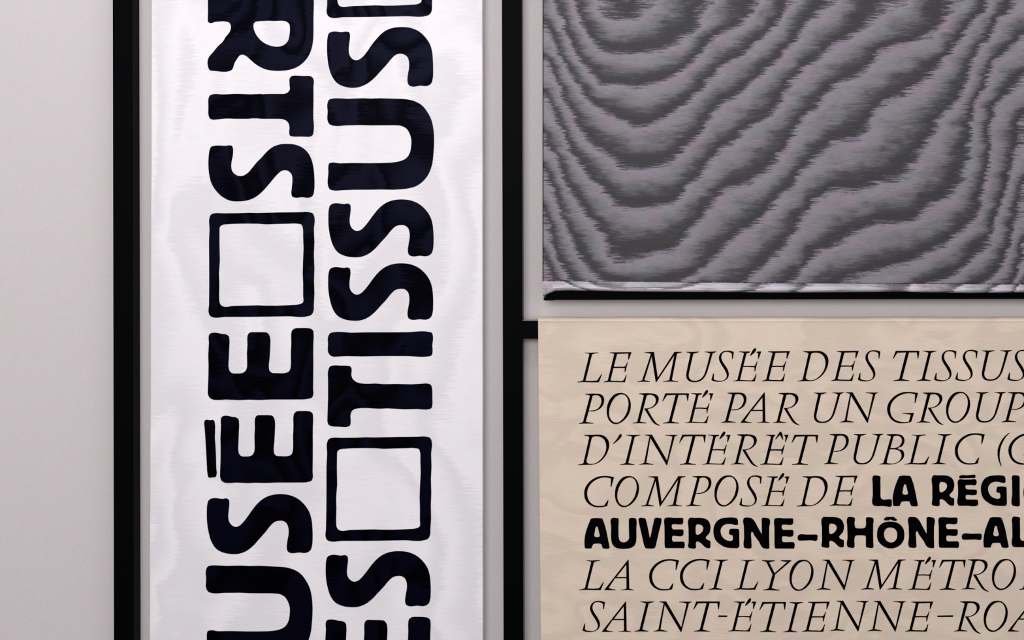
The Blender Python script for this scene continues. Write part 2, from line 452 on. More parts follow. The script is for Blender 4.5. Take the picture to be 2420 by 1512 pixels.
BIG = {
'R': (480, 0, 8.0433, ["90,-20 93,200 88,350 ~95,415 ~130,437 230,414 ~440,410 ~500,435 ~527,500 ~520,570 ~485,635 ~430,700 ~375,790 ~280,880 ~190,990 ~110,1085 ~85,1160 ~92,1260 ~130,1335 180,1345 ~500,1350 ~545,1325 ~600,1190 ~650,1110 ~700,1050 ~750,1038 ~810,1060 ~900,1135 ~980,1205 ~1080,1270 ~1200,1320 ~1340,1343 ~1480,1345 ~1640,1325 ~1800,1265 ~1930,1160 ~2020,1030 ~2070,890 ~2092,740 2098,560 2097,350 2105,60 ~2095,-20 ~2050,-60 ~1500,-62 140,-62",
   "~985,420 1060,402 1240,393 1350,398 1490,393 ~1580,408 ~1635,455 ~1650,540 ~1640,670 ~1610,780 ~1550,845 ~1470,880 ~1370,885 ~1260,862 ~1150,808 ~1060,730 ~990,625 ~958,520 ~963,450"]),
'T': (480, 160, 8.0433, ["~1652,190 ~1690,157 1760,147 1900,155 ~2050,165 ~2092,205 ~2105,270 2097,350 2098,600 2093,900 ~2098,1220 ~2080,1280 ~2030,1309 1980,1312 1850,1308 ~1690,1303 ~1650,1288 ~1638,1250 ~1640,1120 ~1620,1050 ~1570,1000 ~1500,975 1430,970 1110,970 1030,962 930,962 850,970 600,970 500,965 400,967 240,985 ~180,985 ~130,963 ~108,920 100,740 ~104,580 ~125,532 ~170,508 370,506 480,503 580,497 680,497 900,505 1040,500 1080,497 1130,503 1230,498 1540,498 ~1600,475 ~1645,420 1643,330"]),
'Sleft': (480, 320, 8.0433, ["~125,270 ~155,215 ~210,197 430,195 500,185 ~545,197 ~565,240 ~570,300 ~560,400 ~540,500 ~535,600 ~555,680 ~610,740 ~690,770 ~770,760 ~850,710 ~930,620 ~1020,510 ~1120,410 ~1230,290 ~1340,210 ~1470,168 ~1620,160 ~1770,180 ~1900,240 ~2000,340 ~2060,460 ~2095,600 ~2112,760 ~2117,920 ~2108,1060 ~2085,1140 ~2030,1178 1880,1173 ~1740,1180 ~1695,1160 ~1678,1110 ~1685,1000 ~1697,850 ~1685,750 ~1640,690 ~1570,660 ~1490,675 ~1410,740 ~1330,830 ~1230,950 ~1130,1060 ~1010,1160 ~860,1228 ~680,1252 ~520,1240 ~380,1175 ~250,1055 ~160,910 ~115,740 ~100,540 ~108,370"]),
'Stop': (760, 40, 8.0433, ["~118,370 ~140,310 ~190,284 380,288 ~470,280 ~520,290 ~537,330 ~538,400 ~525,500 ~515,620 ~525,710 ~570,785 ~640,822 ~710,810 ~790,750 ~870,650 ~960,520 ~1060,400 ~1160,300 ~1280,230 ~1400,200 ~1540,192 ~1700,210 ~1850,275 ~1970,385 ~2060,520 ~2100,660 ~2115,820 ~2120,1000 ~2110,1180 ~2080,1265 ~2010,1308 1880,1305 ~1700,1318 ~1655,1290 ~1632,1210 ~1640,1100 ~1665,930 ~1660,850 ~1630,760 ~1570,715 ~1490,697 ~1410,720 ~1330,790 ~1240,900 ~1130,1020 ~990,1170 ~860,1270 ~720,1330 ~580,1347 ~440,1325 ~300,1260 ~200,1130 ~140,960 ~112,780 ~103,580"]),
'S': (760, 450, 8.0433, ["~140,345 ~162,285 ~210,252 430,257 ~500,248 ~540,270 ~553,330 ~545,440 ~533,560 ~545,660 ~590,730 ~670,770 ~750,745 ~820,680 ~900,580 ~980,470 ~1070,360 ~1170,270 ~1280,210 ~1400,178 ~1550,170 ~1700,190 ~1850,255 ~1980,370 ~2070,510 ~2110,650 ~2125,800 ~2128,970 ~2118,1110 ~2085,1200 ~2010,1245 1870,1240 ~1710,1248 ~1660,1220 ~1640,1150 ~1650,1040 ~1675,880 ~1670,790 ~1640,710 ~1580,665 ~1500,657 ~1410,680 ~1320,760 ~1240,860 ~1130,980 ~1000,1120 ~880,1210 ~740,1262 ~600,1268 ~450,1245 ~310,1175 ~220,1050 ~165,880 ~135,700 ~128,520"]),
'Q': (480, 490, 5.7619, ["~90,130 ~112,95 ~155,80 280,80 480,78 620,72 730,75 1030,68 1300,65 ~1450,66 ~1490,80 ~1512,120 1508,300 1515,480 1508,640 1515,830 1510,1000 1515,1180 1508,1310 ~1500,1420 ~1475,1460 ~1430,1480 1150,1482 930,1486 620,1490 300,1490 ~130,1495 ~95,1475 ~75,1430 80,1330 83,1050 82,760 80,460 87,300",
   "~232,260 ~265,238 ~340,228 600,220 750,222 860,230 1000,225 1150,222 ~1290,222 ~1340,235 ~1355,270 1362,400 1368,560 1360,740 1356,900 1362,1040 1362,1200 ~1357,1295 ~1320,1315 1180,1330 1000,1337 850,1337 740,1332 430,1340 ~250,1337 ~228,1305 217,1200 220,1050 215,900 228,720 222,500 222,340"]),
'E': (480, 765, 8.0433, ["~105,260 ~115,208 ~150,178 ~210,168 270,172 350,190 ~440,203 ~485,235 ~498,290 494,500 488,640 480,780 ~485,840 ~510,905 ~560,940 600,945 ~750,932 ~800,900 ~830,840 837,770 832,560 842,400 838,280 ~850,210 ~880,170 920,158 1120,158 ~1220,172 ~1260,220 ~1278,300 1278,400 1265,640 ~1250,830 ~1262,890 ~1310,930 1380,937 ~1560,933 ~1630,905 ~1658,850 1670,730 1667,560 1676,370 1672,220 ~1690,130 ~1740,90 1860,78 1960,78 ~2050,95 ~2090,130 ~2100,190 2095,380 2093,560 2095,740 2093,1000 2090,1230 ~2092,1350 ~2065,1403 ~2010,1422 1700,1438 1300,1438 1060,1448 880,1442 680,1450 430,1438 320,1448 ~200,1442 ~130,1410 ~95,1350 90,1240 100,1000 103,800 97,600 110,360"]),
'acc': (470, 960, 8.0433, ["~105,290 ~120,262 220,262 260,253 ~290,275 ~303,320 308,480 303,600 315,750 325,950 330,1150 ~330,1320 ~315,1342 270,1350 210,1360 ~180,1345 ~165,1290 150,1100 140,900 125,640 110,420"]),
'U': (760, 220, 6.4335, ["~90,150 ~115,100 ~165,82 300,80 400,85 520,80 640,77 750,82 900,77 1100,83 ~1280,92 ~1420,125 ~1530,190 ~1610,290 ~1670,410 ~1700,550 ~1710,720 ~1700,920 ~1680,1080 ~1620,1240 ~1530,1350 ~1420,1420 ~1300,1450 1100,1468 900,1465 700,1468 500,1468 330,1475 ~170,1477 ~125,1460 ~102,1420 103,1200 ~103,1110 ~115,1070 ~160,1055 270,1067 480,1062 720,1065 900,1062 ~1080,1053 ~1210,1028 ~1290,985 ~1340,910 ~1362,800 ~1363,700 ~1340,620 ~1290,540 ~1210,498 1100,488 750,490 600,485 380,490 ~180,495 ~125,475 ~95,430 92,280"]),
'I': (760, 770, 6.4335, ["~100,160 ~130,112 ~185,95 450,103 700,97 1000,97 1300,95 ~1640,92 ~1675,105 ~1690,140 1683,300 ~1685,410 ~1668,450 ~1630,462 1300,457 900,457 600,463 380,458 250,465 ~180,468 ~130,445 ~100,400 97,280"]),
'T2': (760, 770, 6.4335, ["~105,660 ~130,615 ~170,602 300,602 ~400,606 ~438,618 ~455,650 ~453,750 ~470,800 ~510,840 ~560,865 ~640,877 820,875 950,885 1150,882 1370,887 1500,880 ~1620,878 ~1660,895 ~1677,940 1684,1080 ~1680,1220 ~1668,1250 ~1630,1265 1450,1262 1270,1267 1000,1253 880,1258 ~550,1254 ~500,1265 ~460,1295 ~442,1340 ~440,1480 ~432,1510 ~400,1531 260,1532 ~160,1524 ~110,1505 ~90,1460 88,1400 98,1100 98,850"]),
}
bigl = {k: loops_px(v[3], v[0], v[1], v[2]) for k, v in BIG.items()}
def bbox(ls):
    a = np.vstack(ls); return a.min(0), a.max(0)
def to_bbox(ls, x0, y0, x1, y1):
    a, b_ = bbox(ls)
    s = (np.array([x1, y1]) - [x0, y0]) / (b_ - a)
    return [(l - a) * s + [x0, y0] for l in ls]
def affine(ls, fn): return [np.array([fn(p[0], p[1]) for p in l]) for l in ls]
letters = []
L = bigl
letters.append(('letter', L['R']))
letters.append(('letter', L['T']))
letters.append(('letter', L['Sleft']))
letters.append(('square_outline', L['Q']))
letters.append(('letter', L['E']))
k8 = 8.0433
letters.append(('letter', to_bbox(L['E'], 470 + 402/k8, 960 + 87/k8, 470 + 2172/k8, 960 + 1460/k8) + L['acc']))
letters.append(('letter', to_bbox(L['S'], 470 + 150/k8, 1145 + 180/k8, 470 + 2162/k8, 1145 + 1320/k8)))
letters.append(('letter', affine(L['U'], lambda x, y: (x - 287.2, (y - 232) * 1.012 + 1335.2 + 0.013 * (x - 774)))))
def q0(x, y): return (x + 279.2, y - 708.0 - 0.006 * (x - 493))
letters.append(('square_outline', affine(L['Q'], q0)))
letters.append(('letter', L['Stop']))
letters.append(('letter', L['U']))
letters.append(('letter', L['S']))
letters.append(('letter', to_bbox(L['S'], 760 + 124/k8, 600 + 177/k8, 760 + 2121/k8, 600 + 1269/k8)))
letters.append(('letter', L['I']))
letters.append(('letter', L['T2']))
def q2(x, y):
    X = (x - 480) * 5.7619; Y = (y - 490) * 5.7619
    return (760 + (X * .9965 - 9 - .0085 * Y) / 5.7619, 1020 + (Y * .995 + 3) / 5.7619)
letters.append(('square_outline', affine(L['Q'], q2)))
letters.append(('letter', to_bbox(L['S'], 760 + 77/k8, 1280 + 177/k8, 760 + 2075/k8, 1280 + 1243/k8)))
letters.append(('letter', affine(L['E'], lambda x, y: (x + 276.5, y + 677.3 + 0.0247 * (x - 500)))))
for nm, ls in letters:
    me = print_mesh(nm, ls, BY - 0.0005)
    me.materials.append(M_ink)
    o = bpy.data.objects.new(nm, me); C.objects.link(o); o.parent = banner

# ------------------------------------------------------------------ dark grey moire hanging
moire = thing('moire_hanging', 'dark grey moire silk hanging with wavy watered stripes, upper right above the text cloth', 'hanging')
EDGES = [
 (0, "1412,0 1414,19 1433,38 1462,49 1498,48 1529,29 1546,10 1553,0"),
 (1, "1352,0 1366,31 1376,58 1388,84 1404,103 1419,120 1450,130 1510,125 1570,118 1611,101 1637,79 1656,48 1678,17 1690,0"),
 (2, "1306,0 1318,24 1332,60 1342,91 1356,115 1366,139 1383,163 1404,182 1419,199 1474,202 1510,212 1546,202 1582,187 1618,163 1640,144 1659,120 1678,101 1702,79 1743,67 1767,41 1788,14 1798,0"),
 (3, "1284,46 1301,79 1313,106 1323,134 1340,163 1359,190 1376,216 1388,240 1412,254 1438,271 1474,290 1498,302 1529,300 1558,288 1582,271 1618,250 1644,226 1664,204 1683,182 1700,158 1726,146 1767,125 1781,106 1805,89 1822,70 1846,48 1857,22 1877,5 1882,0"),
 (4, "1284,134 1296,149 1308,178 1318,204 1330,228 1340,252 1352,276 1366,300 1378,324 1400,347 1438,364 1457,383 1469,400 1510,403 1558,400 1594,383 1618,354 1642,329 1659,305 1676,286 1688,262 1709,242 1738,230 1762,218 1774,199 1796,180 1812,163 1841,144 1854,120 1871,103 1888,84 1902,58 1917,46 1943,29 1965,14 1974,0"),
 (5, "1284,216 1294,230 1306,259 1316,288 1328,312 1337,336 1344,354 1364,381 1383,402 1388,424 1424,441 1438,465 1450,491 1486,496 1534,496 1582,484 1611,467 1625,436 1649,419 1666,393 1688,376 1702,352 1714,345 1750,324 1774,298 1810,283 1829,264 1846,242 1854,216 1864,197 1883,178 1900,163 1919,146 1943,134 1960,115 1974,101 2008,94 2022,84 2049,65 2066,48 2087,31 2128,19 2142,7 2147,0"),
 (6, "1284,312 1294,350 1318,371 1323,400 1337,431 1356,465 1373,494 1395,522 1419,549 1433,580 1438,611 1462,626 1498,618 1546,602 1594,599 1606,578 1625,556 1644,532 1664,503 1683,482 1702,455 1726,443 1769,436 1793,419 1822,398 1846,371 1855,350 1862,341 1874,312 1893,288 1910,266 1931,254 1946,230 1965,214 1974,197 2003,190 2027,182 2049,166 2066,142 2080,118 2104,113 2140,103 2162,96 2200,91 2214,72 2229,48 2248,24 2272,10 2284,0"),
 (7, "1284,393 1296,419 1308,443 1316,474 1325,508 1340,544 1354,575 1368,606 1385,630 1404,652 1419,664 1486,676 1606,671 1644,652 1666,628 1690,611 1714,582 1745,556 1774,542 1793,520 1817,498 1834,479 1842,469 1859,450 1883,434 1888,410 1910,390 1929,374 1948,357 1957,345 1970,330 2008,331 2032,334 2046,310 2061,278 2075,254 2104,233 2140,226 2159,209 2188,190 2207,173 2224,154 2236,134 2248,115 2267,101 2284,74 2303,50 2327,29 2339,0"),
 (8, "1284,484 1292,522 1301,551 1308,582 1316,611 1328,635 1340,654 1349,664 1420,690 1600,690 1750,680 1810,623 1840,604 1859,580 1876,556 1883,530 1905,506 1922,477 1948,458 1972,446 2020,455 2056,446 2075,429 2104,434 2140,422 2166,393 2171,364 2188,348 2207,322 2217,286 2236,259 2270,240 2272,216 2289,190 2294,156 2303,132 2320,110 2334,101 2346,72 2358,48 2387,26 2402,0"),
 (9, "1284,590 1290,620 1300,650 1305,662 1420,705 1700,705 1780,700 1840,690 1883,652 1905,628 1924,604 1948,590 1975,583 2000,560 2044,544 2068,525 2116,530 2157,527 2181,506 2200,484 2229,474 2260,453 2277,429 2284,388 2294,347 2296,336 2298,288 2303,252 2315,221 2325,209 2339,180 2346,144 2368,132 2385,118 2404,96 2420,79"),
 (10, "1880,705 1960,678 2032,650 2104,633 2159,618 2188,599 2236,580 2260,556 2296,530 2315,503 2322,472 2325,436 2334,388 2339,352 2340,324 2344,288 2351,252 2375,228 2402,209 2411,182 2420,170"),
 (11, "2160,690 2200,669 2260,650 2284,628 2310,599 2342,580 2346,544 2356,508 2370,474 2382,443 2390,407 2399,364 2406,336 2409,288 2420,264"),
 (12, "2260,695 2320,672 2358,647 2375,616 2390,585 2394,544 2402,513 2409,484 2414,448 2420,419"),
 (13, "2340,700 2385,680 2404,659 2409,628 2416,592 2420,560"),
 (14, "2395,702 2415,680 2420,660"),
]
GX0, GX1, GY0, GY1, GS = 1280, 2428, 0, 708, 4
gx = np.arange(GX0, GX1 + 1, GS); gy = np.arange(GY0, GY1 + 1, GS)
nx, ny = len(gx), len(gy)
def figure_field():
    fix = np.zeros((ny, nx)); cnt = np.zeros((ny, nx)); pts = []
    for lev, s in EDGES:
        p = [tuple(map(float, t.split(','))) for t in s.split()]
        for (xa, ya), (xb, yb) in zip(p[:-1], p[1:]):
            n = max(2, int(math.hypot(xb - xa, yb - ya) / 1.5))
            for k in range(n):
                x = xa + (xb - xa) * k / n; y = ya + (yb - ya) * k / n
                i = int(round((x - GX0) / GS)); j = int(round((y - GY0) / GS))
                if 0 <= i < nx and 0 <= j < ny:
                    fix[j, i] += lev; cnt[j, i] += 1
    for x, y, lev in ((1480, 4, -0.45), (1290, 4, 2.7), (1284, 300, 5.85)):
        fix[(y - GY0) // GS, (x - GX0) // GS] += lev; cnt[(y - GY0) // GS, (x - GX0) // GS] += 1
    mask = cnt > 0
    fixed = np.where(mask, fix / np.maximum(cnt, 1), 0)
    # coarse to fine relaxation between the traced edges
    F = None
    for st in (16, 8, 4, 2, 1):
        h, w_ = -(-ny // st), -(-nx // st)
        a = np.zeros((h, w_)); c = np.zeros((h, w_))
        jj, ii = np.nonzero(mask)
        np.add.at(a, (jj // st, ii // st), fixed[jj, ii]); np.add.at(c, (jj // st, ii // st), 1)
        m_ = c > 0; v = np.where(m_, a / np.maximum(c, 1), 0)
        if F is None: F = np.full((h, w_), v[m_].mean())
        else:
            F = np.repeat(np.repeat(F, 2, 0), 2, 1)[:h, :w_]
        F = np.where(m_, v, F)
        for it in range(500 if st > 1 else 260):
            Q = np.pad(F, 1, mode='edge')
            A = (Q[:-2, 1:-1] + Q[2:, 1:-1] + Q[1:-1, :-2] + Q[1:-1, 2:]) / 4
            F = np.where(m_, v, A)
    # soften
    for it in range(2):
        Q = np.pad(F, 1, mode='edge')
        F = (Q[:-2, 1:-1] + Q[2:, 1:-1] + Q[1:-1, :-2] + Q[1:-1, 2:] + 2 * F) / 6
    return F
FIG = figure_field()
def fig_at(px, py):
    u = np.clip((px - GX0) / GS, 0, nx - 1.001); v = np.clip((py - GY0) / GS, 0, ny - 1.001)
    i = u.astype(int); j = v.astype(int); fu = u - i; fv = v - j
    val = (FIG[j, i] * (1 - fu) + FIG[j, i + 1] * fu) * (1 - fv) + (FIG[j + 1, i] * (1 - fu) + FIG[j + 1, i + 1] * fu) * fv
    val = val + np.where(py < 0, py * 0.009 * np.cos((px - 1480) / 900.0), 0) + np.where(px > GX1, (px - GX1) * 0.022, 0)
    return val
MX1 = 2900.0
def cloth_grid(name, xs, ys, yfun, parent, thick=0.0012):
    X, Y = np.meshgrid(xs, ys)
    fig = fig_at(X, Y)
    dx = (fig_at(X + 6, Y) - fig_at(X - 6, Y)) / 12.0
    fray = np.clip(np.abs(dx) * 13.0, 0.0, 0.42) + 0.16
    dep = yfun(X, Y)
    k = (3.0 + dep) / 3000.0
    V = np.stack([(X - 1490) * k, dep, 1.6 + (500 - Y) * k], -1).reshape(-1, 3)
    h, w_ = X.shape
    idx = np.arange(h * w_).reshape(h, w_)
    a = idx[:-1, :-1].ravel(); b_ = idx[:-1, 1:].ravel(); c = idx[1:, 1:].ravel(); d = idx[1:, :-1].ravel()
    faces = np.stack([a, d, c, b_], 1).tolist()
    o = mesh_obj(name, V.tolist(), faces, M_moire, parent, smooth=True)
    for nm, arr in (('figure', fig), ('fray', fray)):
        at = o.data.attributes.new(nm, 'FLOAT', 'POINT')
        at.data.foreach_set('value', arr.reshape(-1).astype(np.float32))
    sm = o.modifiers.new('thickness', 'SOLIDIFY'); sm.thickness = thick; sm.offset = -1
    return o
def seam_y(x): return np.interp(x, [1283, 1480, 1850, 2120, 2420], [663.0, 665.0, 668.5, 669.5, 671.5])
xs = np.concatenate([np.arange(1283.4, 2428, 4.0), np.arange(2440, MX1, 20.0)])
ys = np.concatenate([np.arange(-980, 0, 20.0), np.arange(0, 660, 4.0), [660.0, 666.0, 674.0]])
def cloth_depth(X, Y):
    return -0.0005 + 0.0014 * np.sin(X / 140.0 + Y / 260.0) * np.clip((664 - Y) / 60.0, 0, 1) * np.clip((X - 1283) / 30.0, 0, 1) - 0.0032 * np.clip((-Y - 860) / 60.0, 0, 1)
cl = cloth_grid('cloth', xs, ys, cloth_depth, moire)
# hem pocket: rolls forward over the rod
def hem():
    xs_ = np.concatenate([np.arange(1283.0, 1330, 2.0), np.arange(1332, 2428, 6.0), np.arange(2440, MX1, 20.0)])
    bot = np.interp(xs_, [1283, 1298, 1305, 1313, 1350, 1480, 1700, 1850, 2120, 2200, 2300, 2420], [700, 697, 692, 689, 688, 690.5, 692, 693, 691, 692.5, 694, 692])
    rnd = np.random.RandomState(3)
    t = np.array([0, .10, .24, .40, .56, .70, .82, .92, 1.0])
    d = np.array([-0.001, -0.0045, -0.0085, -0.012, -0.0142, -0.0150, -0.0142, -0.011, -0.004])
    rows = []
    top = seam_y(xs_) - 0.5
    X = np.tile(xs_, (len(t), 1)); Yy = top + t[:, None] * (bot - top)
    wob = 0.0016 * np.sin(xs_ / 37.0) + 0.0011 * np.sin(xs_ / 17.0 + 1.3) + 0.0014 * np.sin(xs_ / 83.0 + .4)
    D = d[:, None] * np.clip((xs_ - 1279) / 26.0, 0.25, 1)[None, :] + wob[None, :] * np.sin(np.pi * t)[:, None]
    fig = fig_at(X, np.minimum(Yy, 700)) * 1.0 + 0.35
    k = (3.0 + D) / 3000.0
    V = np.stack([(X - 1490) * k, D, 1.6 + (500 - Yy) * k], -1).reshape(-1, 3)
    h, w_ = X.shape; idx = np.arange(h * w_).reshape(h, w_)
    a = idx[:-1, :-1].ravel(); b_ = idx[:-1, 1:].ravel(); c = idx[1:, 1:].ravel(); dd = idx[1:, :-1].ravel()
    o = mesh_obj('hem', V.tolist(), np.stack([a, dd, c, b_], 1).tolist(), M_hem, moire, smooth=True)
    for nm, arr in (('figure', fig), ('fray', np.full_like(fig, 0.30))):
        at = o.data.attributes.new(nm, 'FLOAT', 'POINT'); at.data.foreach_set('value', arr.reshape(-1).astype(np.float32))
    sm = o.modifiers.new('thickness', 'SOLIDIFY'); sm.thickness = 0.0008; sm.offset = -1
    o['label'] = 'shiny rolled hem, colour brightened as if lit from above'
hem()
# black rod in the hem
rod = np.array([[1285.5, 699], [1300, 691], [1311, 686], [2900, 686], [2900, 706.2], [2420, 706.4], [2120, 706.8], [1480, 708.1], [1313, 708.4], [1306, 709.8], [1290, 710.2], [1284.5, 709.0]])
me = print_mesh('hem_rod', [rod], -0.0105, t=0.016); me.materials.append(M_rod)
o = bpy.data.objects.new('hem_rod', me); C.objects.link(o); o.parent = moire; o['label'] = 'black rod under the hem'
# stitching along the seam
def stitches():
    rnd = random.Random(9); V = []; F = []; V2 = []; F2 = []
    x = 1290.0
    while x < 2440:
        L_ = rnd.uniform(2.0, 3.2); y0 = float(seam_y(x)) - 0.6 + rnd.uniform(-.3, .3); hgt = rnd.uniform(0.45, 0.95)
        tgt, tf = (V2, F2) if rnd.random() < 0.12 else (V, F)
        i = len(tgt)
        for (a, c) in ((x, y0), (x + L_, y0 + .15), (x + L_, y0 + hgt), (x, y0 + hgt)):
            tgt.append(P(a, c, -0.0036)); 
        for (a, c) in ((x, y0), (x + L_, y0 + .15), (x + L_, y0 + hgt), (x, y0 + hgt)):
            tgt.append(P(a, c, -0.0020))
        tf += [(i, i+3, i+2, i+1), (i, i+1, i+5, i+4), (i+1, i+2, i+6, i+5), (i+2, i+3, i+7, i+6), (i+3, i, i+4, i+7)]
        x += L_ + rnd.uniform(0.3, 1.2)
    # overcast corner stitches
    for k in range(26):
        x = rnd.uniform(1283.5, 1288.5) if k < 15 else rnd.uniform(1285, 1299); y = rnd.uniform(663, 703) if k < 15 else rnd.uniform(659.5, 664.5)
        tgt, tf = (V2, F2) if rnd.random() < 0.3 else (V, F)
        i = len(tgt); a = rnd.uniform(-0.7, 0.7); l = rnd.uniform(1.5, 3.5); w_ = rnd.uniform(.5, .9)
        dx, dy = math.cos(a) * l, math.sin(a) * l
        for yy in (-0.0135, -0.012):
            for (p, q) in ((x, y), (x + dx, y + dy), (x + dx - w_ * math.sin(a), y + dy + w_ * math.cos(a)), (x - w_ * math.sin(a), y + w_ * math.cos(a))):
                tgt.append(P(p, q, yy))
        tf += [(i, i+3, i+2, i+1), (i, i+1, i+5, i+4), (i+1, i+2, i+6, i+5), (i+2, i+3, i+7, i+6), (i+3, i, i+4, i+7)]
    o = mesh_obj('stitching', V, F, M_thread, moire); o['label'] = 'black seam stitching'; o['kind'] = 'stuff'
    o = mesh_obj('stitching', V2, F2, M_lthread, moire); o['label'] = 'pale seam stitches'; o['kind'] = 'stuff'
stitches()
# thin black strip down the left edge
vb = [P(1282.6, -940, -0.0002), P(1284.2, -940, -0.0012), P(1284.0, 664, -0.0012), P(1282.2, 664, -0.0002), P(1282.6, -940, 0.004), P(1284.2, -940, 0.004), P(1284.0, 664, 0.004), P(1282.2, 664, 0.004)]
o = mesh_obj('edge_strip', vb, [(0, 3, 2, 1), (0, 1, 5, 4), (3, 7, 6, 2), (0, 4, 7, 3), (1, 2, 6, 5), (4, 5, 6, 7)], M_thread, moire); o['label'] = 'thin black edge strip'

# ------------------------------------------------------------------ cream cloth with the printed text, laid over the bar
textc = thing('text_cloth', 'cream silk cloth with seven rows of black capitals, hung over the crossbar', 'cloth')
SY = -0.004
def text_sheet():
    prof = []     # (dy in mm up from bar top line, y depth)
    barz = z1
    # back flap, over the bar, then down the front
    back = [(-0.30, WALL_Y - 0.0012), (-0.1, WALL_Y - 0.0012), (-0.02, WALL_Y - 0.0012), (0.0012, WALL_Y - 0.0018)]
    top = [(0.0050, WALL_Y - 0.004), (0.0062, 0.034), (0.0066, 0.024), (0.0064, 0.014), (0.0060, 0.009), (0.0054, 0.0045), (0.0042, 0.0010), (0.0026, -0.0018), (0.0008, -0.0040), (-0.0002, -0.0048), (-0.0010, -0.0050), (-0.0022, -0.0045), (-0.005, -0.0041), (-0.010, SY)]
    front = [(-z, SY) for z in np.linspace(0.02, 1.12, 56)]
    prof = back + top + front
    xs_ = np.concatenate([[1271.6, 1272.2, 1273.4], np.arange(1280, 2945, 14.0)])
    verts = []; faces = []
    rnd = random.Random(2)
    for (dz, y) in prof:
        z = barz + dz
        py = 500.0 + (1.6 - z) * 1000.0
        for i, px in enumerate(xs_):
            shift = max(0.0, (py - 757.0)) / 755.0 * 6.6 * max(0, 1 - (px - 1271) / 400.0) if y <= 0.003 else 0
            crest = 0.0004 * math.sin(px / 47.0) * (1 if 0 < dz else 0)
            kk = (3.0 + y) / 3.0 if y <= 0.003 else 1.0
            x = (px + shift - 1490.0) / 1000.0 * kk
            verts.append((x, y, z + crest))
    w_ = len(xs_)
    for j in range(len(prof) - 1):
        for i in range(w_ - 1):
            a = j * w_ + i
            faces.append((a, a + w_, a + w_ + 1, a + 1))
    o = mesh_obj('cloth', verts, faces, M_cream, textc, smooth=True)
    sm = o.modifiers.new('thickness', 'SOLIDIFY'); sm.thickness = 0.0009; sm.offset = -1
    return o
text_sheet()

